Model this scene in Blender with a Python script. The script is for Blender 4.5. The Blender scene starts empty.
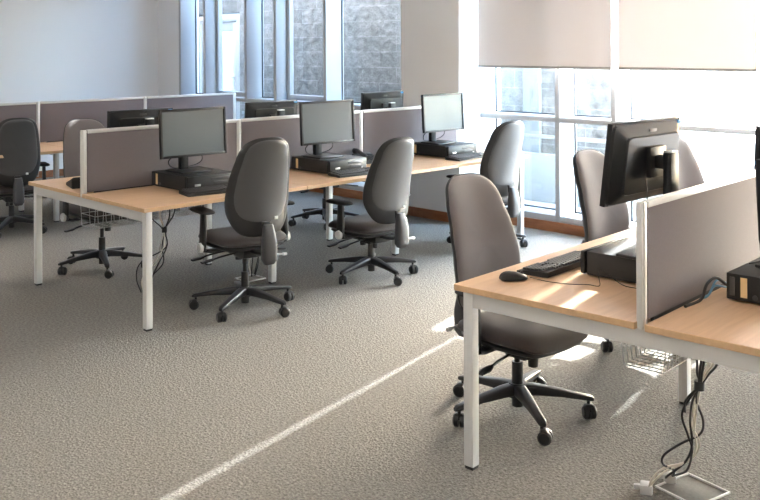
import bpy, bmesh, math, random
from mathutils import Vector, Matrix
random.seed(4)
PI = math.pi
scene = bpy.context.scene
COL = scene.collection

# ------------------------------------------------------------------ materials
def mat(name, col, rough=0.5, metal=0.0, spec=0.5, var=0.0, vscale=30.0, bump=0.0, bscale=200.0, sheen=0.0, coat=0.0):
    m = bpy.data.materials.new(name); m.use_nodes = True
    nt = m.node_tree; b = nt.nodes['Principled BSDF']
    b.inputs['Base Color'].default_value = (*col, 1)
    b.inputs['Roughness'].default_value = rough
    b.inputs['Metallic'].default_value = metal
    b.inputs['Specular IOR Level'].default_value = spec
    if sheen: b.inputs['Sheen Weight'].default_value = sheen
    if coat: b.inputs['Coat Weight'].default_value = coat
    tc = nt.nodes.new('ShaderNodeTexCoord')
    if var:
        n = nt.nodes.new('ShaderNodeTexNoise'); n.inputs['Scale'].default_value = vscale; n.inputs['Detail'].default_value = 4
        nt.links.new(tc.outputs['Object'], n.inputs['Vector'])
        mx = nt.nodes.new('ShaderNodeMix'); mx.data_type = 'RGBA'
        mx.inputs['A'].default_value = (*[c*(1-var) for c in col], 1)
        mx.inputs['B'].default_value = (*[min(1, c*(1+var)) for c in col], 1)
        nt.links.new(n.outputs['Fac'], mx.inputs['Factor'])
        nt.links.new(mx.outputs['Result'], b.inputs['Base Color'])
    if bump:
        n2 = nt.nodes.new('ShaderNodeTexNoise'); n2.inputs['Scale'].default_value = bscale; n2.inputs['Detail'].default_value = 3
        nt.links.new(tc.outputs['Object'], n2.inputs['Vector'])
        bp = nt.nodes.new('ShaderNodeBump'); bp.inputs['Strength'].default_value = bump; bp.inputs['Distance'].default_value = 0.004
        nt.links.new(n2.outputs['Fac'], bp.inputs['Height'])
        nt.links.new(bp.outputs['Normal'], b.inputs['Normal'])
    return m

def carpet_mat():
    m = bpy.data.materials.new('loop_carpet'); m.use_nodes = True
    nt = m.node_tree; b = nt.nodes['Principled BSDF']; L = nt.links.new
    b.inputs['Roughness'].default_value = 0.95; b.inputs['Specular IOR Level'].default_value = 0.1
    tc = nt.nodes.new('ShaderNodeTexCoord')
    n = nt.nodes.new('ShaderNodeTexNoise'); n.inputs['Scale'].default_value = 70; n.inputs['Detail'].default_value = 5; n.inputs['Roughness'].default_value = .7
    L(tc.outputs['Object'], n.inputs['Vector'])
    r = nt.nodes.new('ShaderNodeValToRGB')
    e = r.color_ramp.elements
    e[0].position = .34; e[0].color = (.118, .111, .101, 1)
    e[1].position = .68; e[1].color = (.290, .274, .248, 1)
    L(n.outputs['Fac'], r.inputs['Fac'])
    L(r.outputs['Color'], b.inputs['Base Color'])
    v = nt.nodes.new('ShaderNodeTexVoronoi'); v.inputs['Scale'].default_value = 95
    L(tc.outputs['Object'], v.inputs['Vector'])
    ad = nt.nodes.new('ShaderNodeMath'); ad.operation = 'ADD'
    L(v.outputs['Distance'], ad.inputs[0]); L(n.outputs['Fac'], ad.inputs[1])
    bp = nt.nodes.new('ShaderNodeBump'); bp.inputs['Strength'].default_value = .55; bp.inputs['Distance'].default_value = .007
    L(ad.outputs[0], bp.inputs['Height']); L(bp.outputs['Normal'], b.inputs['Normal'])
    return m

def wood_mat(name, c0, c1, rough=.35, scale=(1.2, 14, 14)):
    m = bpy.data.materials.new(name); m.use_nodes = True
    nt = m.node_tree; b = nt.nodes['Principled BSDF']; L = nt.links.new
    b.inputs['Roughness'].default_value = rough; b.inputs['Specular IOR Level'].default_value = .5
    tc = nt.nodes.new('ShaderNodeTexCoord'); mp = nt.nodes.new('ShaderNodeMapping')
    mp.inputs['Scale'].default_value = scale
    L(tc.outputs['Object'], mp.inputs['Vector'])
    n = nt.nodes.new('ShaderNodeTexNoise'); n.inputs['Scale'].default_value = 3; n.inputs['Detail'].default_value = 6; n.inputs['Distortion'].default_value = .6
    L(mp.outputs['Vector'], n.inputs['Vector'])
    r = nt.nodes.new('ShaderNodeValToRGB'); e = r.color_ramp.elements
    e[0].position = .3; e[0].color = (*c0, 1); e[1].position = .7; e[1].color = (*c1, 1)
    L(n.outputs['Fac'], r.inputs['Fac']); L(r.outputs['Color'], b.inputs['Base Color'])
    return m

def stone_mat():
    m = bpy.data.materials.new('split_face_stone'); m.use_nodes = True
    nt = m.node_tree; b = nt.nodes['Principled BSDF']; L = nt.links.new
    b.inputs['Roughness'].default_value = .95; b.inputs['Specular IOR Level'].default_value = .2
    tc = nt.nodes.new('ShaderNodeTexCoord')
    sp = nt.nodes.new('ShaderNodeSeparateXYZ'); cb = nt.nodes.new('ShaderNodeCombineXYZ')
    L(tc.outputs['Object'], sp.inputs[0]); L(sp.outputs['Y'], cb.inputs['X']); L(sp.outputs['Z'], cb.inputs['Y'])
    br = nt.nodes.new('ShaderNodeTexBrick'); br.inputs['Scale'].default_value = 1
    br.inputs['Brick Width'].default_value = .62; br.inputs['Row Height'].default_value = .2; br.inputs['Mortar Size'].default_value = .006
    br.inputs['Color1'].default_value = (.225, .225, .225, 1); br.inputs['Color2'].default_value = (.29, .29, .29, 1); br.inputs['Mortar'].default_value = (.37, .37, .37, 1)
    L(cb.outputs[0], br.inputs['Vector'])
    n = nt.nodes.new('ShaderNodeTexNoise'); n.inputs['Scale'].default_value = 9; n.inputs['Detail'].default_value = 6
    L(tc.outputs['Object'], n.inputs['Vector'])
    r = nt.nodes.new('ShaderNodeValToRGB'); r.color_ramp.elements[0].position = .3; r.color_ramp.elements[0].color = (.55, .55, .55, 1); r.color_ramp.elements[1].position = .7; r.color_ramp.elements[1].color = (1, 1, 1, 1)
    L(n.outputs['Fac'], r.inputs['Fac'])
    mx = nt.nodes.new('ShaderNodeMix'); mx.data_type = 'RGBA'; mx.blend_type = 'MULTIPLY'; mx.inputs['Factor'].default_value = 1
    L(br.outputs['Color'], mx.inputs['A']); L(r.outputs['Color'], mx.inputs['B'])
    L(mx.outputs['Result'], b.inputs['Base Color'])
    bp = nt.nodes.new('ShaderNodeBump'); bp.inputs['Strength'].default_value = .9; bp.inputs['Distance'].default_value = .03
    L(n.outputs['Fac'], bp.inputs['Height']); L(bp.outputs['Normal'], b.inputs['Normal'])
    return m

def glass_mat(name, tint=(.94, .97, .98), refl=.06):
    m = bpy.data.materials.new(name); m.use_nodes = True
    nt = m.node_tree; nt.nodes.clear(); L = nt.links.new
    out = nt.nodes.new('ShaderNodeOutputMaterial')
    t = nt.nodes.new('ShaderNodeBsdfTransparent'); t.inputs['Color'].default_value = (*tint, 1)
    g = nt.nodes.new('ShaderNodeBsdfGlossy'); g.inputs['Roughness'].default_value = .02
    mx = nt.nodes.new('ShaderNodeMixShader'); mx.inputs['Fac'].default_value = refl
    L(t.outputs[0], mx.inputs[1]); L(g.outputs[0], mx.inputs[2]); L(mx.outputs[0], out.inputs['Surface'])
    return m

def blind_mat():
    m = bpy.data.materials.new('blind_fabric'); m.use_nodes = True
    nt = m.node_tree; nt.nodes.clear(); L = nt.links.new
    out = nt.nodes.new('ShaderNodeOutputMaterial')
    d = nt.nodes.new('ShaderNodeBsdfDiffuse'); d.inputs['Color'].default_value = (.86, .815, .80, 1)
    t = nt.nodes.new('ShaderNodeBsdfTranslucent'); t.inputs['Color'].default_value = (.82, .785, .775, 1)
    tc = nt.nodes.new('ShaderNodeTexCoord'); n = nt.nodes.new('ShaderNodeTexNoise'); n.inputs['Scale'].default_value = 160
    L(tc.outputs['Object'], n.inputs['Vector'])
    bp = nt.nodes.new('ShaderNodeBump'); bp.inputs['Strength'].default_value = .15; bp.inputs['Distance'].default_value = .002
    L(n.outputs['Fac'], bp.inputs['Height']); L(bp.outputs['Normal'], d.inputs['Normal'])
    mx = nt.nodes.new('ShaderNodeMixShader'); mx.inputs['Fac'].default_value = BLIND_T
    L(d.outputs[0], mx.inputs[1]); L(t.outputs[0], mx.inputs[2]); L(mx.outputs[0], out.inputs['Surface'])
    return m

def emit_mat(name, col, s):
    m = bpy.data.materials.new(name); m.use_nodes = True
    nt = m.node_tree; nt.nodes.clear()
    out = nt.nodes.new('ShaderNodeOutputMaterial'); e = nt.nodes.new('ShaderNodeEmission')
    e.inputs['Color'].default_value = (*col, 1); e.inputs['Strength'].default_value = s
    nt.links.new(e.outputs[0], out.inputs['Surface']); return m

# light levels
BLIND_T = .085
SUN = 15.0
SKY = 3.4
LAMP = 5.2
EXPOSURE = 1.62

MW = mat('painted_wall', (.88, .88, .88), .75, spec=.3, bump=.05, bscale=300)
MCEIL = mat('ceiling_tile', (.80, .79, .77), .9, var=.03, vscale=60)
MCARPET = carpet_mat()
MSKIRT = wood_mat('stained_skirting', (.24, .085, .03), (.36, .14, .055), .45, (3, 1.2, 14))
MTOP = wood_mat('beech_laminate', (.62, .395, .235), (.72, .48, .30), .33)
MEDGE = wood_mat('beech_edging', (.50, .325, .18), (.57, .375, .215), .45)
MLEG = mat('silver_paint', (.60, .60, .595), .42, metal=.15)
MALU = mat('anodised_aluminium', (.62, .62, .61), .38, metal=.35)
MFAB = mat('screen_fabric', (.180, .160, .168), .92, spec=.2, var=.22, vscale=420, bump=.3, bscale=600, sheen=.15)
MBLK = mat('black_plastic', (.009, .009, .010), .42)
MBLK2 = mat('black_textured_plastic', (.014, .014, .015), .55, bump=.1, bscale=500)
MBEZ = mat('monitor_bezel', (.009, .010, .012), .42, spec=.35)
MSCR = mat('monitor_panel', (.026, .038, .047), .30, spec=.55)
MSTEEL = mat('brushed_steel', (.55, .55, .56), .35, metal=.8)
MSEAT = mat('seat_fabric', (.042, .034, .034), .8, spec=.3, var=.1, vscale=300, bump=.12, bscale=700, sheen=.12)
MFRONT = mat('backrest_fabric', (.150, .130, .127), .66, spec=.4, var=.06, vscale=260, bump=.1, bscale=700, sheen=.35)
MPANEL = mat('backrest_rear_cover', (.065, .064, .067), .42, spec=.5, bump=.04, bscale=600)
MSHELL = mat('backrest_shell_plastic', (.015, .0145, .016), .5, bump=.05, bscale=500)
MSTAR = mat('dark_grey_nylon', (.015, .015, .017), .38)
MHOUS = mat('grey_plastic', (.055, .055, .06), .45)
MTAG = mat('white_label', (.8, .8, .78), .6)
MAMB = mat('amber_label', (.80, .58, .30), .6)
MBLUE = mat('blue_label', (.05, .30, .62), .5)
MCAB = mat('black_cable', (.015, .015, .016), .5)
MCABW = mat('pale_cable', (.62, .58, .52), .5)
MCABB = mat('blue_cable', (.12, .30, .48), .5)
MFRAME = mat('window_frame_coating', (.46, .465, .475), .45, metal=.1)
MGASK = mat('rubber_gasket', (.03, .035, .04), .6)
MGLASS = glass_mat('window_glass')
MSTONE = stone_mat()
MCONC = mat('pale_concrete', (.27, .295, .31), .85, var=.06, vscale=6)
MPAVE = mat('pale_paving', (.36, .36, .355), .9, var=.05, vscale=3)
MDOORW = mat('door_frame_coating', (.42, .44, .455), .4)
MBLIND = blind_mat()
MBAR = mat('blind_bar', (.42, .40, .38), .5)
MKEY = mat('key_plastic', (.045, .045, .048), .5)
MWIRE = mat('wire_mesh_steel', (.50, .50, .50), .4, metal=.5)
MLAMP = emit_mat('lamp_diffuser', (1, .95, .885), LAMP)
MPLUG = mat('white_plastic', (.62, .62, .61), .5)

# ------------------------------------------------------------------ mesh helpers
def box(bm, c, s, bev=0.0, M=None, seg=2):
    r = bmesh.ops.create_cube(bm, size=1.0)
    vs = r['verts']
    bmesh.ops.scale(bm, vec=s, verts=vs)
    bmesh.ops.translate(bm, vec=c, verts=vs)
    if bev:
        es = list({e for v in vs for e in v.link_edges})
        r2 = bmesh.ops.bevel(bm, geom=es, offset=min(bev, min(s)*.49), segments=seg, affect='EDGES', profile=.5)
        vs = list({v for f in r2['faces'] for v in f.verts} | {v for v in vs if v.is_valid})
    if M is not None: bmesh.ops.transform(bm, matrix=M, verts=vs)
    return vs

def cyl(bm, p0, p1, r0, r1=None, n=16):
    r1 = r0 if r1 is None else r1
    p0, p1 = Vector(p0), Vector(p1); d = p1-p0
    q = d.to_track_quat('Z', 'Y').to_matrix().to_4x4()
    M = Matrix.Translation((p0+p1)/2) @ q
    return bmesh.ops.create_cone(bm, cap_ends=True, segments=n, radius1=r0, radius2=r1, depth=d.length, matrix=M)['verts']

def smooth_path(pts, k=6):
    P = [Vector(p) for p in pts]; P = [P[0]*2-P[1]] + P + [P[-1]*2-P[-2]]
    out = []
    for i in range(1, len(P)-2):
        a, b, c, d = P[i-1:i+3]
        for j in range(k):
            t = j/k
            out.append(.5*((2*b)+(c-a)*t+(2*a-5*b+4*c-d)*t*t+(3*b-a-3*c+d)*t**3))
    out.append(P[-2]); return out

def tube(bm, pts, r, n=8, k=6):
    P = smooth_path(pts, k) if k > 1 else [Vector(p) for p in pts]
    rings = []
    up = Vector((.31, .17, .93)).normalized()
    for i, p in enumerate(P):
        t = (P[min(i+1, len(P)-1)]-P[max(i-1, 0)]).normalized()
        a = t.cross(up)
        if a.length < .05: a = t.cross(Vector((1, 0, 0)))
        a.normalize(); b = t.cross(a)
        rr = r(i/(len(P)-1)) if callable(r) else r
        rings.append([bm.verts.new(p+a*math.cos(2*PI*j/n)*rr+b*math.sin(2*PI*j/n)*rr) for j in range(n)])
    for A, B in zip(rings, rings[1:]):
        for j in range(n): bm.faces.new((A[j], A[(j+1) % n], B[(j+1) % n], B[j]))
    bm.faces.new(rings[0]); bm.faces.new(rings[-1])

def loft_rects(bm, secs, pw=.45):
    # secs: list of (centre, u-halfvector, v-halfvector): sweep of rounded rectangles
    rings = []
    for c, u, v in secs:
        c, u, v = Vector(c), Vector(u), Vector(v); ring = []
        for k in range(16):
            a = 2*PI*(k+.5)/16; ca, sa = math.cos(a), math.sin(a)
            ring.append(bm.verts.new(c+u*math.copysign(abs(ca)**pw, ca)+v*math.copysign(abs(sa)**pw, sa)))
        rings.append(ring)
    for A, B in zip(rings, rings[1:]):
        for j in range(16): bm.faces.new((A[j], A[(j+1) % 16], B[(j+1) % 16], B[j]))
    bm.faces.new(rings[0]); bm.faces.new(rings[-1])

def closed_smooth(ctrl, k=5):
    n = len(ctrl); out = []
    for i in range(n):
        a, b, c, d = [Vector((*ctrl[(i+o) % n], 0)) for o in (-1, 0, 1, 2)]
        for j in range(k):
            t = j/k
            p = .5*((2*b)+(c-a)*t+(2*a-5*b+4*c-d)*t*t+(3*b-a-3*c+d)*t**3)
            out.append((p.x, p.y))
    return out

def pillow(bm, outline, fn, tf, tb, pw=4.0):
    """closed cushion: outline in (a, b); fn(a, b, off) -> 3-D point; off runs +tf (front) .. -tb (rear)"""
    ca = sum(p[0] for p in outline)/len(outline); cb = sum(p[1] for p in outline)/len(outline)
    S = [.25, .5, .7, .84, .92, .965, .99, 1.0]
    def side(t, sign):
        rings = []
        for s in S[:-1]:
            h = t*math.sqrt(max(0, 1-s**pw))*sign
            rings.append([bm.verts.new(fn(ca+(a-ca)*s, cb+(b-cb)*s, h)) for a, b in outline])
        return bm.verts.new(fn(ca, cb, t*sign)), rings
    rim = [bm.verts.new(fn(a, b, 0)) for a, b in outline]
    n = len(outline)
    for t, sg in ((tf, 1), (tb, -1)):
        c, rings = side(t, sg)
        for j in range(n):
            k = (j+1) % n
            bm.faces.new((c, rings[0][j], rings[0][k]) if sg > 0 else (c, rings[0][k], rings[0][j]))
        R = rings+[rim]
        for A, B in zip(R, R[1:]):
            for j in range(n):
                k = (j+1) % n
                q = (A[j], B[j], B[k], A[k])
                bm.faces.new(q if sg > 0 else q[::-1])

def obj(name, bm, m, parent=None, smooth=35):
    bmesh.ops.recalc_face_normals(bm, faces=bm.faces[:])
    me = bpy.data.meshes.new(name); bm.to_mesh(me); bm.free()
    if smooth:
        for p in me.polygons: p.use_smooth = True
        me.set_sharp_from_angle(angle=math.radians(smooth))
    for x in (m if isinstance(m, (list, tuple)) else [m]): me.materials.append(x)
    o = bpy.data.objects.new(name, me); COL.objects.link(o)
    if parent is not None: o.parent = parent
    return o

def bxo(name, c, s, m, parent=None, bev=.003, M=None):
    bm = bmesh.new(); box(bm, c, s, bev, M); return obj(name, bm, m, parent)

def tag(o, label, cat, group=None):
    o['label'] = label; o['category'] = cat
    if group: o['group'] = group
    return o

def thing(name, label, cat, loc=(0, 0, 0), rz=0, group=None):
    o = bpy.data.objects.new(name, None); COL.objects.link(o)
    o.location = loc; o.rotation_euler = (0, 0, rz); o.empty_display_size = .1
    return tag(o, label, cat, group)

def struct(name, bm, m, parent=None):
    o = obj(name, bm, m, parent)
    if parent is None: o['kind'] = 'structure'
    return o

def sbox(name, lo, hi, m, bev=0.0, parent=None):
    bm = bmesh.new()
    box(bm, [(a+b)/2 for a, b in zip(lo, hi)], [b-a for a, b in zip(lo, hi)], bev)
    return struct(name, bm, m, parent)

def copy_tree(o, parent=None):
    c = o.copy(); COL.objects.link(c)
    if parent is not None: c.parent = parent
    for ch in list(o.children): copy_tree(ch, c)
    return c

# ------------------------------------------------------------------ the room
XW, XG, XP = 4.13, 4.37, 3.82          # inner frame face, glass, pier face
CEIL = 3.3
XMIN, YMIN, YEND = -6.0, -8.0, 6.76
sbox('floor', (XMIN, YMIN, -.1), (XW+.32, YEND, 0), MCARPET)
sbox('ceiling', (XMIN-.2, YMIN-.2, CEIL), (XW+.32, YEND+.2, CEIL+.15), MCEIL)
sbox('wall_end', (XMIN-.2, YEND, 0), (XW+.32, YEND+.2, CEIL), MW)
sbox('wall_left', (XMIN-.2, YMIN, 0), (XMIN, YEND, CEIL), MW)
sbox('wall_back', (XMIN-.2, YMIN-.2, 0), (XW+.32, YMIN, CEIL), MW)
# window wall: solid piers between the glazed bays
sbox('wall_pier', (XP, .875, 0), (XW+.32, 1.638, CEIL), MW, .004)
sbox('wall_pier_right', (XP, -3.0, 0), (XW+.32, -2.08, CEIL), MW, .004)
sbox('wall_corner', (XW, 6.215, 0), (XW+.32, YEND, CEIL), MW)
sbox('wall_right', (XW-.1, YMIN, 0), (XW+.32, -6.1, CEIL), MW)
# stained skirting boards
sbox('baseboard_pier', (XP-.016, .875, 0), (XP, 1.638, .09), MSKIRT, .003)
sbox('baseboard_window', (XW-.016, -2.08, 0), (XW, .875, .09), MSKIRT, .003)
sbox('baseboard_corner', (XW-.016, 1.638, 0), (XW, YEND, .09), MSKIRT, .003)
sbox('baseboard_end', (XMIN, YEND-.016, 0), (XW-.02, YEND, .09), MSKIRT, .003)
sbox('baseboard_right', (XW-.016, -6.1, 0), (XW, -3.0, .09), MSKIRT, .003)

def glazed_bay(n, y0, y1, mull, sash=()):
    """curtain wall bay: root frame with mullions, transom, glass"""
    bm = bmesh.new()
    box(bm, ((XW+XG)/2+.03, (y0+y1)/2, .045), (XG-XW+.06, y1-y0, .088), 0)         # plinth behind the skirting
    box(bm, ((XW+XG)/2+.03, (y0+y1)/2, .117), (XG-XW+.06, y1-y0, .055), .003)
    root = struct('window_%d' % n, bm, MFRAME)
    bm = bmesh.new(); box(bm, ((XW+XG)/2+.03, (y0+y1)/2, 1.005), (XG-XW+.06, y1-y0, .045), .003)
    obj('transom', bm, MFRAME, root)
    bm = bmesh.new(); box(bm, ((XW+XG)/2+.03, (y0+y1)/2, CEIL-.04), (XG-XW+.06, y1-y0, .08), 0)
    obj('head_rail', bm, MFRAME, root)
    for y in mull:
        bm = bmesh.new(); box(bm, ((XW+XG)/2+.014, y, CEIL/2), (XG-XW+.032, .05, CEIL-.002), .003)
        obj('mullion', bm, MFRAME, root)
    edges = sorted([y0]+[e for y in mull for e in (y-.025, y+.025)]+[y1])
    for i in range(0, len(edges), 2):
        a, b = edges[i], edges[i+1]
        if b-a < .05: continue
        for z0, z1 in ((.145, .982), (1.028, CEIL-.08)):
            bm = bmesh.new()
            box(bm, (XG+.012, (a+b)/2, (z0+z1)/2), (.012, b-a, z1-z0), 0)
            obj('pane', bm, MGLASS, root, 0)
            bm = bmesh.new()                                                       # dark rubber gasket round each pane
            for yy in (a+.006, b-.006): box(bm, (XG, yy, (z0+z1)/2), (.012, .012, z1-z0), 0)
            for zz in (z0+.006, z1-.006): box(bm, (XG, (a+b)/2, zz), (.012, b-a, .012), 0)
            obj('gasket', bm, MGASK, root, 0)
    for (ya, yb) in sash:                                                          # opening casements with a handle
        bm = bmesh.new()
        for yy in (ya+.045, yb-.03): box(bm, (XG-.05, yy, 1.95), (.06, .09 if yy < (ya+yb)/2 else .06, 1.85), .004)
        for zz in (1.06, 2.86): box(bm, (XG-.05, (ya+yb)/2, zz), (.058, yb-ya, .06), .004)
        s = obj('casement', bm, MFRAME, root)
        bm = bmesh.new()
        box(bm, (XG-.095, ya+.045, 1.56), (.03, .03, .05), .004)
        box(bm, (XG-.118, ya+.075, 1.575), (.018, .10, .02), .005)
        obj('handle', bm, MPLUG, s)
    return root

glazed_bay(1, -2.08, .875, [-.012, -.585, -1.885])
glazed_bay(2, 1.638, 6.215, [3.155, 4.075, 4.672, 5.588, 6.19], [(3.182, 4.048), (4.70, 5.56)])
glazed_bay(3, -6.1, -3.0, [-3.6, -4.5, -5.1])

# roller blinds, hung just inside the frames
def blind(y0, y1, label, z=1.467):
    t = thing('roller_blind', label, 'blind', (XW-.15, (y0+y1)/2, CEIL), 0, None)
    w = y1-y0
    bm = bmesh.new(); box(bm, (0, 0, (z+.02-CEIL)/2-.03), (.0015, w, CEIL-z-.08), 0); obj('blind_fabric', bm, MBLIND, t, 0)
    bm = bmesh.new(); box(bm, (0, 0, z-CEIL+.011), (.014, w, .022), .004); obj('bottom_bar', bm, MBAR, t)
    bm = bmesh.new(); cyl(bm, (0, -w/2, -.04), (0, w/2, -.04), .035); obj('roller', bm, MBAR, t)
    return t
blind(-.662, .775, 'cream roller blind half drawn over the window beside the beige pier')
blind(-1.885, -.726, 'cream roller blind at the right of the photo, over the brightest window')
blind(-4.5, -3.02, 'cream roller blind over the bay beyond the right pier')
blind(-6.08, -4.55, 'cream roller blind nearest the far right corner')

# ------------------------------------------------------------------ outside
sbox('ground_outside', (XW+.32, -40, -.14), (60, 40, -.02), MPAVE)
def outside_wall():
    bm = bmesh.new()
    box(bm, (5.75, 3.36, 1.89), (.4, 6.84, 3.82), .01)
    box(bm, (5.75, 7.38, 3.0), (.4, 1.20, 1.6), .01)
    box(bm, (5.75, 9.5, 1.89), (.4, 3.04, 3.82), .01)
    w = struct('wall_outside', bm, MSTONE)
    bm = bmesh.new(); box(bm, (5.50, 3.30, .24), (.12, 6.7, .52), .008); obj('plinth', bm, MCONC, w)
    bm = bmesh.new(); box(bm, (5.52, 3.30, .68), (.06, 6.7, .04), .005); obj('ledge', bm, MCONC, w)
    bm = bmesh.new(); box(bm, (5.525, 1.29, 1.9), (.05, .22, 3.7), .005); obj('pilaster', bm, MCONC, w)
outside_wall()
def outside_door():
    bm = bmesh.new()
    for y in (6.83, 7.93): box(bm, (5.63, y, 1.07), (.12, .09, 2.18), .005)
    box(bm, (5.63, 7.38, 2.12), (.12, 1.02, .09), .005)
    r = struct('door_1', bm, MDOORW)
    bm = bmesh.new()
    for y in (6.95, 7.81): box(bm, (5.63, y, 1.03), (.06, .14, 2.06), .005)
    for z in (.12, 2.0): box(bm, (5.63, 7.38, z), (.06, .74, .16), .005)
    lf = obj('door_leaf', bm, MDOORW, r)
    bm = bmesh.new(); box(bm, (5.63, 7.38, 1.06), (.012, .74, 1.74), 0); obj('door_glass', bm, MGLASS, lf, 0)
    bm = bmesh.new(); cyl(bm, (5.60, 6.96, 1.2), (5.54, 6.96, 1.2), .011); box(bm, (5.54, 7.02, 1.2), (.016, .14, .02), .005)
    box(bm, (5.597, 6.96, 1.17), (.008, .035, .18), .003); obj('lever_handle', bm, MSTEEL, lf)
outside_door()
vent = thing('wall_vent', 'small dark vent grille high on the stone wall beside the outside door', 'vent', (5.54, 8.1, 2.05))
bm = bmesh.new(); box(bm, (0, 0, 0), (.02, .16, .16), .003); obj('grille_frame', bm, MFRAME, vent)
bm = bmesh.new()
for k in range(5): box(bm, (-.012, 0, -.055+.0275*k), (.006, .13, .014), 0)
obj('slats', bm, MGASK, vent, 0)
sbox('wall_facade_sky_block', (XW, YEND+.2, 0), (XW+.32, 16, 6.0), MSTONE)  # unseen facade past the room, added to keep skylight off the stone
sbox('wall_upper_sky_block', (XW, YMIN-.2, CEIL+.15), (XW+.32, YEND+.2, 6.0), MSTONE)  # unseen wall above the ceiling, added to block sky over the courtyard
def added_backdrop_wall():  # added wall that dims the bright view through the door glass
    bm = bmesh.new(); box(bm, (10.0, 11.5, 2.5), (.5, 11.0, 5.2), .02)
    struct('wall_added_backdrop', bm, mat('grey_backdrop', (.24, .26, .27), .9, var=.06, vscale=4))
added_backdrop_wall()
# frameless glass screen outside the right window, held by small clamps
d = Vector((.49, .87, 0)).normalized()
P0 = Vector((6.03, -.85, 0))
gs = thing('glass_balustrade', 'clear frameless glass screen with paired clamps outside the bright right window', 'glass screen', P0, math.atan2(d.y, d.x))
for k in range(3):
    a = -1.05+1.06*k
    bm = bmesh.new(); box(bm, (a+.53, 0, .9), (1.045, .012, 1.8), .001); obj('glass_panel', bm, glass_mat('screen_glass%d' % k, (.96, .985, .99), .03), gs, 0)
for k in range(4):
    a = -1.05+1.06*k
    bm = bmesh.new()
    for s in (-1, 1): box(bm, (a+s*.04, 0, 1.26), (.05, .04, .06), .004)
    obj('clamp', bm, MSTEEL, gs)
    bm = bmesh.new(); box(bm, (a, 0, .9), (.012, .016, 1.8), 0); obj('edge_joint', bm, MALU, gs, 0)

# ------------------------------------------------------------------ bench desks
H, TH = .73, .025
def bench(name_label, loc, rz, W, n, D, far_basket=True, first_basket=True, baskets=()):
    t = thing('bench_desk', name_label, 'desk', loc, rz)
    for i in range(n):
        for side in (0, 1):
            y0 = (0 if side == 0 else D/2+.018); y1 = (D/2-.018 if side == 0 else D)
            x0, x1 = i*W+(.0015 if i else 0), (i+1)*W-(.0015 if i < n-1 else 0)
            bm = bmesh.new()
            vs = box(bm, ((x0+x1)/2, (y0+y1)/2, H-TH/2), (x1-x0, y1-y0, TH), .002, seg=1)
            bm.normal_update()
            for f in bm.faces: f.material_index = 0 if abs(f.normal.z) > .6 else 1
            obj('desktop', bm, [MTOP, MEDGE], t)
    ins, L6 = .026, .044
    top = H-TH
    for xe, sg in ((0, 1), (n*W, -1)):
        xc = xe+sg*(ins+L6/2)
        for yc in (ins+L6/2, D-ins-L6/2):
            bm = bmesh.new(); box(bm, (xc, yc, (top+.012)/2), (L6, L6, top-.012), .004)
            lg = obj('leg', bm, MLEG, t)
            bm = bmesh.new(); box(bm, (xc, yc, .006), (.038, .038, .012), .002); obj('foot', bm, MBLK, lg)
        bm = bmesh.new(); box(bm, (xc, D/2, top-.032), (.042, D-2*ins-2*L6, .062), .003); obj('end_rail', bm, MLEG, t)
    for i in range(1, n):
        for yc in (D/2-.40, D/2+.40):
            bm = bmesh.new(); box(bm, (i*W, yc, (top+.012)/2), (L6, L6, top-.012), .004)
            lg = obj('leg', bm, MLEG, t)
            bm = bmesh.new(); box(bm, (i*W, yc, .006), (.038, .038, .012), .002); obj('foot', bm, MBLK, lg)
        bm = bmesh.new(); box(bm, (i*W, D/2, top-.032), (.05, .74, .062), .003); obj('cross_rail', bm, MLEG, t)
    for yc in (D/2-.40, D/2+.40):
        bm = bmesh.new(); box(bm, (n*W/2, yc+(.0), top-.025), (n*W-.2, .03, .048), .003); obj('long_beam', bm, MLEG, t)
    for (bx0, bx1, by0, by1) in baskets:                      # welded wire cable basket slung under the top
        bm = bmesh.new(); r = .0018
        z0, z1 = top-.26, top-.09
        nx = 14
        for k in range(nx+1):
            x = bx0+(bx1-bx0)*k/nx
            for a, b in (((x, by0, z1), (x, by0+.02, z0)), ((x, by0+.02, z0), (x, by1-.02, z0)), ((x, by1-.02, z0), (x, by1, z1))):
                cyl(bm, a, b, r, n=6)
        for k in range(6):
            y = by0+.02+(by1-by0-.04)*k/5
            cyl(bm, (bx0, y, z0), (bx1, y, z0), r, n=6)
        for z, f in ((z1, 0), ((z0+z1)/2, .5)):
            cyl(bm, (bx0, by0+.02*f, z), (bx1, by0+.02*f, z), r*1.4, n=6); cyl(bm, (bx0, by1-.02*f, z), (bx1, by1-.02*f, z), r*1.4, n=6)
            for x in (bx0, bx1): cyl(bm, (x, by0+.02*f, z), (x, by1-.02*f, z), r*1.4, n=6)
        for x in (bx0+.05, bx1-.05):
            for y in (by0, by1): cyl(bm, (x, y, z1), (x, y, top-.002), .004, n=6)
        obj('cable_basket', bm, MWIRE, t)
    return t

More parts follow.
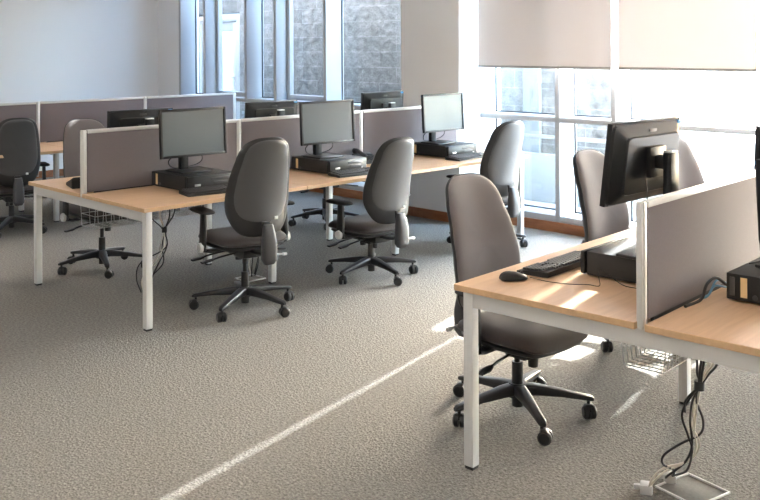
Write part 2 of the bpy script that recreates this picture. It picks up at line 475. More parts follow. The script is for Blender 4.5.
ZS = 1.139
def screens(base, W, n, D, labels, group):
    for i in range(n):
        t = thing('desk_screen', labels[i], 'desk divider', base.matrix_world @ Vector((i*W, D/2, 0)) if False else (0, 0, 0), 0, group)
        t.matrix_world = Matrix.Translation(base.location) @ Matrix.Rotation(base.rotation_euler.z, 4, 'Z') @ Matrix.Translation((i*W, D/2, 0))
        z0 = H+.006
        px0 = .042 if i == 0 else .024
        px1 = W-.042 if i == n-1 else W-.0-.024+.003
        bm = bmesh.new(); box(bm, ((px0+px1)/2, 0, (z0+ZS-.018)/2), (px1-px0, .022, ZS-.018-z0), .002); obj('fabric_panel', bm, MFAB, t)
        bm = bmesh.new(); box(bm, ((px0+px1)/2, 0, ZS-.011), (px1-px0, .03, .022), .003); pass
        box(bm, ((px0+px1)/2, 0, ZS-.0005), (px1-px0, .012, .006), .001)
        obj('rail', bm, MALU, t)
        posts = [.02 if i == 0 else 0.0005]+([W-.02] if i == n-1 else [])
        for x in posts:
            bm = bmesh.new(); box(bm, (x, 0, (H-.02+ZS)/2), (.040, .0225, ZS-H+.02), .006); box(bm, (x-.006, 0, (H+.001+ZS)/2), (.010, .034, ZS-H-.001), .004)
            obj('post', bm, MALU, t)
        bm = bmesh.new(); box(bm, (W/2, 0, (H-.045+z0)/2), (W*.85, .012, z0-H+.045), 0); obj('clamp_plate', bm, MBLK, t)

W1, D1 = 1.237, 1.5854
B1 = bench('beech bench desk on silver legs mid-room, three computers along its front', (0, 0, 0), 0, W1, 3, D1,
           baskets=[(.20, 1.05, .98, 1.20)])
screens(B1, W1, 3, D1, ['grey fabric divider with free silver end post at the left of the middle desk',
        'grey fabric divider behind the second monitor of the middle desk, between two silver posts',
        'grey fabric divider of the middle desk nearest the beige pier'], 'dividers on the middle bench desk')
A2 = .0572
B2L = (-.0205, -2.4093)
ca, sa = math.cos(A2), math.sin(A2)
def b2(x, y, z=0):            # y counted downwards (towards the camera side) from the chair-side edge
    return Vector((B2L[0]+ca*x-sa*y, B2L[1]+sa*x+ca*y, z))
o2 = b2(0, -D1)
B2 = bench('beech bench desk on silver legs at the right front, a mouse lying near its corner', (o2.x, o2.y, 0), A2, W1, 3, D1,
           baskets=[(.36, .84, .86, 1.06)])
screens(B2, W1, 3, D1, ['grey fabric divider with silver end post rising from the near right desk', 'grey fabric divider second along the near right desk',
        'grey fabric divider furthest along the near right desk'], 'dividers on the right bench desk')
W3 = 1.19
B3 = bench('beech bench desk at the back left under the row of dividers by the white wall', (.012, 3.33, 0), 0, W3, 3, D1, baskets=[(.2, 1.05, .45, .72)])
screens(B3, W3, 3, D1, ['grey fabric divider at the left edge behind the dark swivel chair', 'long grey fabric divider in the middle of the three by the white wall',
        'grey fabric divider of the back desk, ending in front of the glazing'], 'dividers on the back bench desk')

# ------------------------------------------------------------------ swivel chair (local: sitter faces +Y)
def back_curve(x, z):
    pts = [(.46, -.235), (.55, -.228), (.66, -.212), (.76, -.222), (.88, -.25), (1.0, -.287), (1.12, -.325)]
    for (z0, y0), (z1, y1) in zip(pts, pts[1:]):
        if z <= z1 or (z1 == 1.12):
            t = (z-z0)/(z1-z0); y = y0+(y1-y0)*(t*t*(3-2*t)*.4+t*.6); break
    return y+1.05*x*x

RIGHT = [(.0, .500), (.09, .506), (.150, .532), (.190, .585), (.214, .65), (.222, .72), (.217, .80), (.206, .88), (.191, .96), (.174, 1.03), (.145, 1.082), (.085, 1.113)]
OUT = closed_smooth(RIGHT+[(0, 1.119)]+[(-x, z) for x, z in RIGHT[:0:-1]], 4)
def scaled(out, s, cz=.80, dz=0): return [(x*s, cz+(z-cz)*s+dz) for x, z in out]
PR = [(0.000, .585), (0.081, .592), (0.140, .622), (0.172, .672), (0.185, .735), (0.182, .81), (0.173, .885), (0.160, .96), (0.145, 1.025), (0.121, 1.071), (0.072, 1.098)]
POUT = closed_smooth(PR+[(0, 1.105)]+[(-x, z) for x, z in PR[:0:-1]], 4)

def make_chair(label):
    t = thing('swivel_chair', label, 'chair')
    # seat
    so = closed_smooth([(.0, -.215), (.12, -.212), (.20, -.185), (.235, -.09), (.248, .06), (.238, .18), (.19, .255), (.09, .272), (0, .275),
                        (-.09, .272), (-.19, .255), (-.238, .18), (-.248, .06), (-.235, -.09), (-.20, -.185), (-.12, -.212)], 3)
    bm = bmesh.new()
    pillow(bm, so, lambda a, b, h: Vector((a, b, .455+h-max(0, b-.15)**2*1.6+.10*a*a)), .048, .03, 5)
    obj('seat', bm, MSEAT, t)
    bm = bmesh.new()
    pillow(bm, [(a*.93, b*.93) for a, b in so], lambda a, b, h: Vector((a, b, .432+h-max(0, b-.15)**2*1.6)), .008, .03, 8)
    obj('seat_pan', bm, MSHELL, t)
    # backrest
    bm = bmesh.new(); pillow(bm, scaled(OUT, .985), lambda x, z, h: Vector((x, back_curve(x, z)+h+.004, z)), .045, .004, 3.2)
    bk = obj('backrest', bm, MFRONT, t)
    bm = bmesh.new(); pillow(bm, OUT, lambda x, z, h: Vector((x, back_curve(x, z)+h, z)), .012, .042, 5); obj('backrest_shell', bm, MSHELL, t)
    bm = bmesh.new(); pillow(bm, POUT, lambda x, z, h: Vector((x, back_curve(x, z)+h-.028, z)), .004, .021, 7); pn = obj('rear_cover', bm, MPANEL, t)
    bm = bmesh.new(); box(bm, (.085, back_curve(.085, .61)-.049, .612), (.022, .004, .018), .001); obj('tag', bm, MTAG, pn)
    # spine: L bar from under the seat, grey housing
    bm = bmesh.new()
    loft_rects(bm, [((0, -.02, .395), (.03, 0, 0), (0, 0, .012)), ((0, -.20, .392), (.03, 0, 0), (0, 0, .012)), ((0, -.268, .402), (.03, 0, 0), (0, -.008, .012)),
                    ((0, -.296, .44), (.028, 0, 0), (0, .012, .004)), ((0, -.296, .52), (.028, 0, 0), (0, .011, 0)), ((0, -.287, .60), (.028, 0, 0), (0, .011, 0))])
    sp = obj('spine_bar', bm, MBLK, t)
    bm = bmesh.new()
    loft_rects(bm, [((0, -.318, .345), (.030, 0, 0), (0, .022, 0)), ((0, -.322, .372), (.045, 0, 0), (0, .038, 0)), ((0, -.325, .47), (.045, 0, 0), (0, .036, 0)), ((0, -.320, .54), (.038, 0, 0), (0, .027, 0)), ((0, -.312, .585), (.030, 0, 0), (0, .014, 0))])
    obj('spine_housing', bm, MHOUS, sp)
    bm = bmesh.new(); cyl(bm, (.04, -.325, .40), (.095, -.325, .395), .006, n=10); cyl(bm, (.095, -.325, .395), (.12, -.325, .394), .011, .009, n=10); obj('height_lever', bm, MSTEEL, sp)
    # mechanism + levers
    bm = bmesh.new()
    box(bm, (0, .0, .375), (.15, .26, .055), .012); box(bm, (0, .02, .345), (.09, .12, .04), .012)
    cyl(bm, (0, .09, .36), (0, .09, .30), .026, .022, n=14); cyl(bm, (-.05, -.1, .36), (-.05, -.1, .315), .018, n=12)
    mc = obj('tilt_mechanism', bm, MBLK, t)
    for sx, y, L in ((-1, .08, .27), (-1, -.02, .25), (1, .04, .27)):
        bm = bmesh.new()
        tube(bm, [(sx*.06, y, .372), (sx*(L-.09), y+.01, .358), (sx*(L-.02), y+.015, .345)], .006, 8, 4)
        loft_rects(bm, [((sx*(L-.03), y+.014, .347), (0, .012, 0), (0, 0, .005)), ((sx*(L+.0), y+.016, .340), (0, .022, 0), (0, 0, .006)), ((sx*(L+.05), y+.017, .334), (0, .018, 0), (0, 0, .005))])
        obj('lever', bm, MBLK, mc)
    # gas lift
    bm = bmesh.new(); cyl(bm, (0, 0, .10), (0, 0, .24), .026, .025, 20); cyl(bm, (0, 0, .235), (0, 0, .345), .0145, n=16); cyl(bm, (0, 0, .04), (0, 0, .11), .025, .027, 20)
    obj('gas_lift', bm, MBLK, t)
    # star base with five castors
    bm = bmesh.new(); cyl(bm, (0, 0, .085), (0, 0, .145), .048, .04, 24)
    R = .315
    for k in range(5):
        a = 2*PI*k/5; u = Vector((math.cos(a), math.sin(a), 0)); v = Vector((-u.y, u.x, 0)); Z = Vector((0, 0, 1))
        loft_rects(bm, [(u*.02+Z*.117, v*.030, Z*.026), (u*.08+Z*.117, v*.027, Z*.024), (u*.20+Z*.106, v*.022, Z*.016), (u*.29+Z*.093, v*.019, Z*.012), (u*.325+Z*.088, v*.017, Z*.011), (u*.338+Z*.084, v*.010, Z*.007)])
    sb = obj('star_base', bm, MSTAR, t)
    for k in range(5):
        a = 2*PI*k/5; c = Vector((math.cos(a)*R, math.sin(a)*R, 0)); yaw = a+[.5, 1.9, -.8, 2.6, .2][k]
        M = Matrix.Translation(c) @ Matrix.Rotation(yaw, 4, 'Z')
        bm = bmesh.new()
        for s in (-1, 1):
            cyl(bm, (s*.005, -.014, .030), (s*.022, -.014, .030), .030, .030, 22); cyl(bm, (s*.022, -.014, .030), (s*.029, -.014, .030), .030, .022, 22)
        box(bm, (0, -.012, .044), (.022, .034, .024), .006)
        loft_rects(bm, [((0, -.014, .05), (.026, 0, 0), (0, .018, 0)), ((0, -.010, .059), (.022, 0, 0), (0, .016, 0)), ((0, -.006, .064), (.012, 0, 0), (0, .010, 0))])
        cyl(bm, (0, 0, .055), (0, 0, .085), .008, n=10)
        bmesh.ops.transform(bm, matrix=M, verts=bm.verts[:])
        obj('castor', bm, MBLK, sb)
    # adjustable T arms
    for s in (-1, 1):
        bm = bmesh.new()
        loft_rects(bm, [((s*.12, .0, .405), (0, .03, 0), (0, 0, .010)), ((s*.25, .0, .40), (0, .03, 0), (0, 0, .010)), ((s*.284, .0, .412), (0, .034, 0), (-s*.006, 0, .012)), ((s*.290, .0, .45), (0, .034, 0), (s*.014, 0, 0)), ((s*.288, .0, .52), (0, .031, 0), (s*.014, 0, 0)), ((s*.286, .0, .64), (0, .026, 0), (s*.012, 0, 0))])
        ar = obj('armrest', bm, MBLK, t)
        po = closed_smooth([(-.04, -.10), (0, -.125), (.04, -.10), (.046, 0), (.042, .10), (0, .125), (-.042, .10), (-.046, 0)], 3)
        bm = bmesh.new(); pillow(bm, po, lambda a, b, h, s=s: Vector((s*.282+a, b+.02, .652+h)), .016, .012, 5); obj('arm_pad', bm, MBLK2, ar)
        bm = bmesh.new(); cyl(bm, (s*.298, 0, .428), (s*.318, 0, .428), .032, .029, 22); obj('arm_knob', bm, MALU, ar)
    return t

CH = make_chair('black-backed swivel chair in front of the leftmost monitor of the middle desk')
def place_chair(x, y, face, phase, label, first=False, drop=0.0, group='grey swivel chairs at the desks'):
    """face: compass angle the sitter looks along (deg from +X); phase: world angle of one castor arm"""
    t = CH if first else copy_tree(CH)
    t['label'] = label; t['group'] = group
    t.location = (x, y, 0); t.rotation_euler = (0, 0, math.radians(face-90))
    for ch in t.children:
        if ch.name.split('.')[0] not in ('star_base', 'gas_lift'): ch.location.z = -drop
        if ch.name.split('.')[0] == 'star_base': ch.rotation_euler = (0, 0, math.radians(phase-(face-90)))
    return t
place_chair(.725, .01, 81, 64, 'dark grey swivel chair seen from behind, before the leftmost monitor of the middle desk', True)
place_chair(1.87, .04, 88, 43, 'dark grey swivel chair seen from behind, before the second monitor of the middle desk', drop=.085)
place_chair(3.20, .06, 84, 30, 'swivel chair with pale shining back at the window end of the middle desk', drop=.05)
place_chair(.59, -2.255, 268, 20, 'nearest swivel chair, its grey-brown backrest facing us beside the mouse', drop=.06)
place_chair(1.92, -2.07, 270, 40, 'swivel chair half hidden behind the raised black monitor, its fabric side facing us', drop=.065)
place_chair(3.01, -1.99, 265, 10, 'swivel chair just showing to the right of the raised black monitor', drop=.05)
place_chair(.60, 1.66, 270, 33, 'swivel chair on the far side of the middle desk behind its free divider end')
place_chair(2.95, 1.80, 268, 160, 'swivel chair beyond the middle desk, only its base showing under the desk')
place_chair(.70, 3.56, 78, 229, 'black swivel chair at the left edge of the photo, at the back desk', drop=.06)

# ------------------------------------------------------------------ computers
def make_pc(label):                        # local: front at -Y, origin at the base centre
    t = thing('desktop_computer', label, 'computer')
    w, d, h = .375, .43, .102
    bm = bmesh.new(); box(bm, (0, .01, h/2+.003), (w, d-.02, h-.006), .004)
    for sx in (-1, 1):
        for sy in (-1, 1): cyl(bm, (sx*.15, sy*.17, 0), (sx*.15, sy*.17, .006), .012, n=10)
    case = obj('case', bm, MBLK2, t)
    bm = bmesh.new(); box(bm, (0, -d/2-.001, h/2+.002), (w-.004, .022, h-.008), .006)
    fp = obj('front_panel', bm, MBLK, t)
    bm = bmesh.new(); box(bm, (.07, -d/2-.013, .074), (.15, .004, .016), .001); box(bm, (.07, -d/2-.013, .048), (.11, .003, .018), .001); obj('drive_bay', bm, MHOUS, fp)
    bm = bmesh.new(); cyl(bm, (.135, -d/2-.012, .03), (.135, -d/2-.016, .03), .008, n=14); obj('power_button', bm, MSTEEL, fp)
    bm = bmesh.new(); box(bm, (-.11, -d/2-.0125, .042), (.045, .003, .014), .001); obj('badge', bm, MSTEEL, fp)
    bm = bmesh.new(); box(bm, (-w/2-.0006, .150, .055), (.0014, .024, .072), 0); obj('amber_sticker', bm, MAMB, case, 0)
    bm = bmesh.new(); box(bm, (-w/2-.0006, .193, .055), (.0014, .018, .068), 0); obj('grey_sticker', bm, MHOUS, case, 0)
    bm = bmesh.new(); cyl(bm, (-w/2+.001, .11, .025), (-w/2-.0016, .11, .025), .010, n=14); obj('lock_slot', bm, MHOUS, case)
    return t

def make_monitor(label, zc=.27, lean=-3):                   # local: panel faces -Y, origin at the underside of the foot
    t = thing('monitor', label, 'monitor')
    W, HH = .516, .322; zf = (zc-.27)*.8; tilt = math.radians(lean)
    M = Matrix.Translation((0, 0, zc)) @ Matrix.Rotation(tilt, 4, 'X')
    bm = bmesh.new()
    # bezel ring
    b = .017
    for x in (-1, 1): box(bm, (x*(W/2-b/2), 0, 0), (b, .022, HH), .002)
    for z in (-1, 1): box(bm, (0, 0, z*(HH/2-b/2)), (W-2*b, .022, b), .001)
    bmesh.ops.transform(bm, matrix=M, verts=bm.verts[:]); obj('bezel', bm, MBEZ, t)
    bm = bmesh.new(); box(bm, (0, .002, 0), (W-2*b, .012, HH-2*b), 0); bmesh.ops.transform(bm, matrix=M, verts=bm.verts[:]); obj('screen_panel', bm, MSCR, t, 0)
    bm = bmesh.new()                                                       # stepped rear shell
    loft_rects(bm, [((0, .010, 0), (W/2-.001, 0, 0), (0, 0, HH/2-.001)), ((0, .020, 0), (W/2-.006, 0, 0), (0, 0, HH/2-.006)), ((0, .042, -.004), (W/2-.06, 0, 0), (0, 0, HH/2-.045)), ((0, .050, -.004), (W/2-.065, 0, 0), (0, 0, HH/2-.05)), ((0, .0505, -.004), (W/2-.07, 0, 0), (0, 0, HH/2-.055))], .12)
    bmesh.ops.transform(bm, matrix=M, verts=bm.verts[:]); bkk = obj('rear_shell', bm, MBEZ, t, 18)
    bm = bmesh.new(); box(bm, (0, .0365, .128), (.055, .004, .012), .001, Matrix.Rotation(math.radians(-28), 4, 'X') if False else None); bmesh.ops.transform(bm, matrix=M, verts=bm.verts[:]); obj('maker_plate', bm, MHOUS, bkk)
    bm = bmesh.new(); box(bm, (-.228, .023, .147), (.034, .006, .014), .001); bmesh.ops.transform(bm, matrix=M, verts=bm.verts[:]); obj('blue_sticker', bm, MBLUE, bkk)
    # mount + column + foot
    bm = bmesh.new(); box(bm, (0, .066, zc), (.12, .02, .12), .003); box(bm, (0, .093, zc), (.06, .045, .05), .004); obj('mount_plate', bm, MBLK, t)
    bm = bmesh.new(); box(bm, (0, .128, .17+zf/2), (.062, .036, .325+zf), .005); cl = obj('stand_column', bm, MBEZ, t)
    bm = bmesh.new(); box(bm, (0, .128, .335+zf), (.058, .032, .008), .003); obj('column_cap', bm, MALU, cl)
    bm = bmesh.new(); box(bm, (0, .055, .007), (.235, .21, .014), .006); obj('foot', bm, MBLK, t)
    # lead from the rear
    bm = bmesh.new(); tube(bm, [(-.07, .055, zc-.06), (-.10, .085, zc-.15), (-.12, .12, .07), (-.05, .17, .02), (.10, .19, .006)], .0035, 6); tube(bm, [(.06, .055, zc-.06), (.11, .09, zc-.14), (.15, .13, .06), (.10, .18, .02), (-.10, .20, .005)], .003, 6); obj('lead', bm, MCAB, t)
    return t

def make_keyboard(label):                  # local: front (near user) at -Y
    t = thing('keyboard', label, 'keyboard')
    bm = bmesh.new()
    w, d = .445, .150
    sec = [(-d/2, .004, .012), (-d/2+.03, .004, .016), (d/2-.02, .006, .024), (d/2, .008, .026)]
    rows = []
    for y, z0, z1 in sec:
        rows.append([bm.verts.new((x, y, z)) for x, z in ((-w/2, z0-.004), (w/2, z0-.004), (w/2, z1), (-w/2, z1))])
    for A, B in zip(rows, rows[1:]):
        for j in range(4): bm.faces.new((A[j], A[(j+1) % 4], B[(j+1) % 4], B[j]))
    bm.faces.new(rows[0]); bm.faces.new(rows[-1])
    obj('keyboard_body', bm, MBLK2, t)
    bm = bmesh.new()
    slope = math.atan2(.010, .12)
    def key(x, y, kw, kd=.0155): box(bm, (x, y, .0195+(y+d/2)*.083), (kw, kd, .008), .0015, seg=1)
    for r in range(6):
        y = -d/2+.030+r*.0192+(.005 if r == 5 else 0)
        x = -w/2+.016
        if r == 0:
            for kw in (.022, .020, .020, .110, .020, .020, .022): key(x+kw/2, y, kw-.003); x += kw
        else:
            for k in range(15): key(x+.0095, y, .016); x += .0193
        for k in range(3):
            if r not in (2,): key(w/2-.118+k*.0193, y, .016)
        if r < 5:
            for k in range(4): key(w/2-.052+(k-1)*.0175+.0, y, .0145)
    obj('keys', bm, MKEY, t)
    return t

def make_mouse(label):
    t = thing('computer_mouse', label, 'mouse')
    o = closed_smooth([(-.024, -.055), (0, -.060), (.024, -.055), (.030, -.01), (.028, .035), (0, .055), (-.028, .035), (-.030, -.01)], 3)
    bm = bmesh.new(); pillow(bm, o, lambda a, b, h: Vector((a, b, .006+h*(1-.25*(b/.055)))), .028, .006, 2.4); obj('mouse_shell', bm, MBLK2, t)
    bm = bmesh.new(); cyl(bm, (-.004, .03, .029), (.004, .03, .029), .007, n=14); obj('scroll_wheel', bm, MHOUS, t)
    return t

def make_phone(label):
    t = thing('desk_phone', label, 'telephone')
    bm = bmesh.new()
    rows = []
    for y, z in ((-.10, .022), (.0, .045), (.09, .07), (.10, .06)):
        rows.append([bm.verts.new(v) for v in ((-.085, y, 0), (.085, y, 0), (.085, y, z), (-.085, y, z))])
    for A, B in zip(rows, rows[1:]):
        for j in range(4): bm.faces.new((A[j], A[(j+1) % 4], B[(j+1) % 4], B[j]))
    bm.faces.new(rows[0]); bm.faces.new(rows[-1]); bmesh.ops.bevel(bm, geom=bm.edges[:], offset=.004, segments=2, affect='EDGES')
    obj('phone_base', bm, MBLK2, t)
    bm = bmesh.new(); tube(bm, [(-.055, -.09, .045), (-.055, -.06, .062), (-.055, 0, .078), (-.055, .06, .095), (-.055, .095, .09)], lambda s: .017+.009*abs(2*s-1)**3, 10); obj('handset', bm, MHOUS, t)
    bm = bmesh.new()
    for i in range(3):
        for j in range(4): box(bm, (.0+i*.024, -.07+j*.022, .034+.24*(j*.022)), (.016, .013, .010), .002, seg=1)
    obj('keypad', bm, MHOUS, t)
    bm = bmesh.new(); box(bm, (.025, .05, .0615), (.09, .045, .012), .002, Matrix.Translation((.025, .05, .06)) @ Matrix.Rotation(.24, 4, 'X') @ Matrix.Translation((-.025, -.05, -.06))); obj('display', bm, MSCR, t)
    return t

PC = make_pc(''); MO = make_monitor(''); MR = make_monitor('', .378, -7); KB = make_keyboard('')
used = set()
def put(proto, loc, rz, label, group):
    t = proto if proto.name not in used else copy_tree(proto)
    used.add(proto.name)
    t['label'] = label; t['group'] = group; t.location = loc; t.rotation_euler = (0, 0, rz); return t
GP, GM, GK = 'black desktop computers lying flat on the desks', 'black monitors on the desks', 'black keyboards on the desks'
PCH = H+.102
front = [(.685, .545, '', 0, .66), (1.865, .500, '', math.radians(-2), 1.815), (3.205, .53, '', 0, 3.155)]
nm = ['leftmost', 'middle', 'rightmost']
for i, (x, y, w, rz, mx) in enumerate(front):
    put(PC, (x, y, H), 0, ['black desktop computer lying flat under the leftmost front monitor of the middle desk', 'black desktop computer lying flat under the second front monitor, beside the desk phone',
                           'black desktop computer lying flat under the front monitor closest to the windows'][i], GP)
    put(MO, (mx, y-.05, PCH), rz, ['dark monitor facing us at the free left end of the middle desk', 'monitor facing us in the middle of the middle desk, tilted slightly',
                                  'monitor with palest screen facing us beside the beige pier'][i], GM)
put(KB, (.645, .215, H), math.radians(-9), 'black keyboard before the leftmost computer of the middle desk', GK)
put(KB, (1.865, .170, H), math.radians(-5), 'black keyboard before the second computer of the middle desk, behind the second chair', GK)
put(KB, (3.16, .20, H), math.radians(3), 'black keyboard at the window end of the middle desk', GK)
# far side of the middle desk
for i, (px, mx, dz) in enumerate(((.62, .63, -.035), (1.80, 1.81, -.03), (3.05, 3.065, 0))):
    put(PC, (px, 1.12, H), PI, 'black desktop computer mostly hidden behind the %s divider of the middle desk' % nm[i], GP)
    mm = put(MO, (mx, 1.14, PCH), PI, ['black monitor back showing over the leftmost divider of the middle desk', 'black monitor back over the second divider of the middle desk, before the glazing',
                                   'black monitor back showing over the divider nearest the beige pier'][i], GM)
    for ch in mm.children:
        if ch.name.split('.')[0] not in ('foot', 'stand_column', 'lead'): ch.location.z = dz
# right desk: chair-side stations
for i in range(2):
    p = b2(.642+i*1.237, -.527); q = [b2(.555, -.525), b2(2.03, -.53)][i]
    put(PC, (p.x, p.y, H), PI+A2, ['black desktop computer lying flat left of the near divider post on the right desk', 'black desktop computer further along the chair side of the right desk'][i], GP)
    put([MR, MO][i], (q.x, q.y, PCH), PI+A2-[.07, 0][i], ['black monitor raised high, seen from the back above the near divider post', 'black monitor cut by the right edge of the photo, beyond the divider'][i], GM)
k = b2(.53, -.165)
put(KB, (k.x, k.y, H), PI+A2+.0, 'black keyboard beside the mouse on the right desk', GK)
p = b2(.665, -1.112); put(PC, (p.x, p.y, H), A2, 'black desktop computer with two stickers at the right edge, in front of the divider', GP)
p = b2(.665, -1.14); put(MO, (p.x, p.y, PCH), A2-.4, 'monitor with only its dark side edge in view, in front of the near right divider', GM)
ms = make_mouse('black computer mouse near the corner of the right desk'); ms.location = (.195, -2.545, H); ms.rotation_euler = (0, 0, math.radians(-125))
ph = make_phone('grey desk phone beside the second computer of the middle desk'); ph.location = (2.38, .62, H); ph.rotation_euler = (0, 0, math.radians(-12))
p2h = copy_tree(ph); p2h['label'] = 'desk phone peeping out at the left of the free divider end'; p2h.location = (.16, 1.10, H); p2h.rotation_euler = (0, 0, math.radians(165))

# ------------------------------------------------------------------ leads
def leads(name, label, cat, cables, ties=()):
    base = Vector(cables[0][0][-1]); t = thing(name, label, cat, (base.x, base.y, 0))
    for pts, r, m in cables:
        bm = bmesh.new(); tube(bm, [Vector(p)-Vector((base.x, base.y, 0)) for p in pts], r, 7, 6); obj('cable', bm, m, t)
    for (c, r, h) in ties:
        bm = bmesh.new(); c = Vector(c)-Vector((base.x, base.y, 0)); cyl(bm, c-Vector((0, 0, h/2)), c+Vector((0, 0, h/2)), r, n=14); obj('cable_tie', bm, MCAB, t)
    return t
# mouse lead on the right desk, looping past the computer
t = leads('mouse_lead', 'thin black mouse lead curling across the right desk to the computer', 'cable',
      [([(.235, -2.590, .742), (.26, -2.66, .733), (.285, -2.745, .733), (.33, -2.80, .733), (.345, -2.842, .733), (.375, -2.82, .760), (.410, -2.80, .785), (.420, -2.83, .765), (.415, -2.90, .735), (.412, -2.96, .733), (.417, -3.02, .733)], .0016, MCAB)])
# right desk bundle to the floor box
zt = .66
tie = Vector((.18, -3.33, .525))
tie = Vector((.188, -3.332, .513))
runs = [
 ([(.123, -3.356, .62), (.152, -3.342, .569), (.187, -3.331, .514), (.197, -3.293, .457), (.219, -3.251, .38), (.285, -3.239, .287), (.335, -3.228, .215), (.37, -3.19, .12), (.45, -3.09, .04)], MCAB),
 ([(.128, -3.368, .628), (.154, -3.351, .578), (.183, -3.331, .514), (.217, -3.305, .448), (.284, -3.296, .357), (.313, -3.27, .292), (.288, -3.207, .245), (.276, -3.151, .192), (.297, -3.135, .148), (.347, -3.15, .115), (.40, -3.12, .07), (.46, -3.075, .04)], MCAB),
 ([(.155, -3.38, .611), (.173, -3.356, .561), (.192, -3.327, .509), (.217, -3.297, .439), (.269, -3.262, .334), (.326, -3.259, .263), (.353, -3.238, .206), (.352, -3.196, .157), (.31, -3.132, .128), (.308, -3.088, .078), (.325, -3.062, .03)], MCABW),
 ([(.164, -3.396, .62), (.178, -3.361, .561), (.194, -3.333, .509), (.231, -3.301, .425), (.287, -3.261, .311), (.335, -3.244, .235), (.357, -3.209, .167), (.326, -3.139, .118), (.319, -3.098, .077), (.337, -3.060, .03)], MCABW),
 ([(.176, -3.404, .615), (.185, -3.364, .556), (.190, -3.337, .514), (.209, -3.297, .448), (.252, -3.264, .357), (.322, -3.235, .24), (.349, -3.194, .157), (.345, -3.13, .09), (.40, -3.09, .05), (.465, -3.07, .035)], MCAB),
 ([(.133, -3.376, .632), (.164, -3.354, .569), (.185, -3.335, .514), (.19, -3.297, .47), (.194, -3.276, .439), (.205, -3.27, .40)], MCAB)]
cs = [([(p[0][0]-.01, p[0][1]+.01, .700)]+p, .0042, m) for p, m in runs]
leads('cable_bundle', 'bundle of black and pale cables hanging from the near right desk to the floor box', 'cables', cs[::-1], [(tie, .017, .03)])
def floor_box(loc, rz, label, open_lid=True, s=1.0):
    t = thing('floor_box', label, 'floor socket', loc, rz)
    bm = bmesh.new()
    for x in (-1, 1): box(bm, (x*.13*s, 0, .006), (.007, .266*s, .008), .002)
    for y in (-1, 1): box(bm, (0, y*.128*s, .006), (.26*s, .007, .008), .002)
    obj('frame', bm, MPLUG, t)
    bm = bmesh.new(); box(bm, (0, 0, .002), (.246*s, .242*s, .004), .001); obj('lid', bm, mat('carpet_inset', (.20, .19, .172), .95, var=.3, vscale=80), t)
    return t
floor_box((.468, -3.160, 0), math.radians(-11), 'white-framed floor socket box under the near right desk', s=.72)
for i, e in enumerate(((.335, -3.045), (.475, -3.065))):
    pl = thing('power_plug', ['pale plug at the end of the cables, left of the floor box', 'pale plug at the edge of the floor box'][i], 'plug', (e[0], e[1], 0), math.radians(30), 'plugs by the floor box')
    bm = bmesh.new(); box(bm, (0, 0, .018), (.05, .045, .036), .006); box(bm, (0, .03, .02), (.018, .03, .018), .004); obj('plug_body', bm, mat('grey_plug_plastic%d' % i, (.42, .42, .42), .5), pl)
# leads beside the right-hand computer
p = b2(.53, -.83)
leads('patch_lead', 'blue and black leads behind the stickered computer at the right edge', 'cables',
      [([b2(.56, -.865, .765), b2(.50, -.85, .80), b2(.44, -.84, .785), b2(.40, -.835, .737), b2(.28, -.828, .735)], .006, MCAB),
       ([b2(.58, -.855, .75), b2(.51, -.84, .765), b2(.46, -.835, .738), b2(.42, -.828, .735)], .004, MCABB),
       ([b2(.60, -.85, .76), b2(.54, -.835, .78), b2(.49, -.83, .74), b2(.45, -.825, .735)], .004, MCABB)])
# middle desk bundles
def hang(tx, ty, tz, ex, ey, label, n=5):
    rnd = random.Random(n); tie = Vector((tx, ty, tz)); cs = []
    for i in range(n):
        a = 2*PI*i/n; dx, dy = math.cos(a)*.06*rnd.uniform(.5, 1.4), math.sin(a)*.06*rnd.uniform(.5, 1.4); jx, jy = rnd.uniform(-.05, .05), rnd.uniform(-.05, .05)
        m = MCABW if i in (1, 3) else MCAB
        e = Vector((ex+.03*math.cos(a), ey+.03*math.sin(a), .006))
        mid = tie*.5+Vector((ex, ey, .05))*.5
        cs.append(([Vector((tx+dx*1.3, ty+abs(dy)*-.9, .675)), tie+Vector((dx*1.2, dy*1.2, .10)), tie+Vector((dx*.15, dy*.15, 0)), tie+Vector((dx*.3+jx*.6, dy*.3+jy*.6, -.12)), mid+Vector((dx*.5-jx, dy*.5-jy, -.03)), e+Vector((dx*.4, dy*.4, .10)), e], .0042, m))
    return leads('cable_bundle', label, 'cables', cs, [(tie, .018, .04)])
hang(.545, .68, .44, .47, .80, 'bundle of cables hanging under the middle desk beside its near front leg')
hang(1.36, .58, .49, 1.25, .66, 'bundle of black cables hanging under the middle desk between the first two front chairs', 6)
floor_box((1.20, .60, 0), 0, 'pale floor socket box under the middle desk between the first two front chairs', s=.6)

# ------------------------------------------------------------------ lights
k = 0
for ix, x in enumerate((-4.2, -1.8, .6, 2.7)):
    for iy, y in enumerate((-6.0, -3.6, -1.2, 1.2, 3.6, 5.6)):
        on = x < 0
        t = thing('ceiling_light', 'square recessed ceiling light panel, %s' % ('lit, over the inner side of the room' if on else 'switched off, nearer the windows'), 'ceiling light', (x, y, CEIL), 0, 'lit ceiling lights' if on else 'switched off ceiling lights')
        bm = bmesh.new()
        for s in (-1, 1):
            box(bm, (s*.30, 0, -.008), (.02, .62, .016), .002); box(bm, (0, s*.30, -.008), (.58, .02, .016), .002)
        obj('light_frame', bm, MPLUG, t)
        bm = bmesh.new(); box(bm, (0, 0, -.006), (.58, .58, .006), 0); obj('diffuser', bm, MLAMP if x < 0 else MPLUG, t, 0)

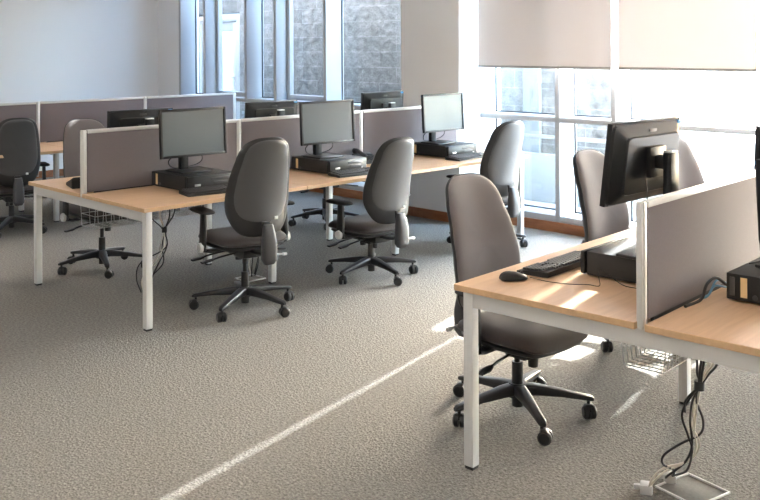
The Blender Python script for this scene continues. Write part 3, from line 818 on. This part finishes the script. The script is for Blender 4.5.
sun = bpy.data.lights.new('sun', 'SUN'); sun.energy = SUN; sun.angle = math.radians(.55); sun.color = (1, .97, .93)
so = bpy.data.objects.new('sun', sun); COL.objects.link(so)
EL = math.radians(27.6)
dirv = Vector((-math.cos(EL), -.2235*math.cos(EL), -math.sin(EL)*1.0247)).normalized()
so.rotation_euler = dirv.to_track_quat('-Z', 'Y').to_euler(); so.location = (20, 4, 12)

world = bpy.data.worlds.new('world'); scene.world = world; world.use_nodes = True
nt = world.node_tree; bg = nt.nodes['Background']
sky = nt.nodes.new('ShaderNodeTexSky'); sky.sky_type = 'NISHITA'; sky.sun_disc = False
sky.sun_elevation = EL; sky.sun_rotation = math.radians(90)-math.atan2(.2235, 1); sky.air_density = 1.0; sky.dust_density = 2.0
hs = nt.nodes.new('ShaderNodeHueSaturation'); hs.inputs['Saturation'].default_value = 1.05; hs.inputs['Hue'].default_value = .488
nt.links.new(sky.outputs[0], hs.inputs['Color']); nt.links.new(hs.outputs[0], bg.inputs['Color']); bg.inputs['Strength'].default_value = SKY

# ------------------------------------------------------------------ camera (vertical shift keeps the uprights upright)
cam = bpy.data.cameras.new('camera'); co = bpy.data.objects.new('camera', cam); COL.objects.link(co)
yaw, pitch, roll = .7973654, -.001417, -.005294
f = Vector((math.cos(yaw)*math.cos(pitch), math.sin(yaw)*math.cos(pitch), -math.sin(pitch)))
r = Vector((math.sin(yaw), -math.cos(yaw), 0)); u = r.cross(f)
r2 = math.cos(roll)*r+math.sin(roll)*u; u2 = -math.sin(roll)*r+math.cos(roll)*u
co.matrix_world = Matrix(((r2.x, u2.x, -f.x, -2.78408), (r2.y, u2.y, -f.y, -4.82964), (r2.z, u2.z, -f.z, 1.67093), (0, 0, 0, 1)))
cam.sensor_fit = 'HORIZONTAL'; cam.sensor_width = 36; cam.lens = 925.08*36/760; cam.shift_y = -204.8725/760
cam.clip_start = .05; cam.clip_end = 300
scene.camera = co
vs = scene.view_settings
vs.view_transform = 'Standard'; vs.look = 'None'; vs.gamma = 1; vs.use_curve_mapping = False; vs.exposure = EXPOSURE
scene.cycles.max_bounces = 10; scene.cycles.diffuse_bounces = 6; scene.cycles.transparent_max_bounces = 16; scene.cycles.sample_clamp_indirect = 10
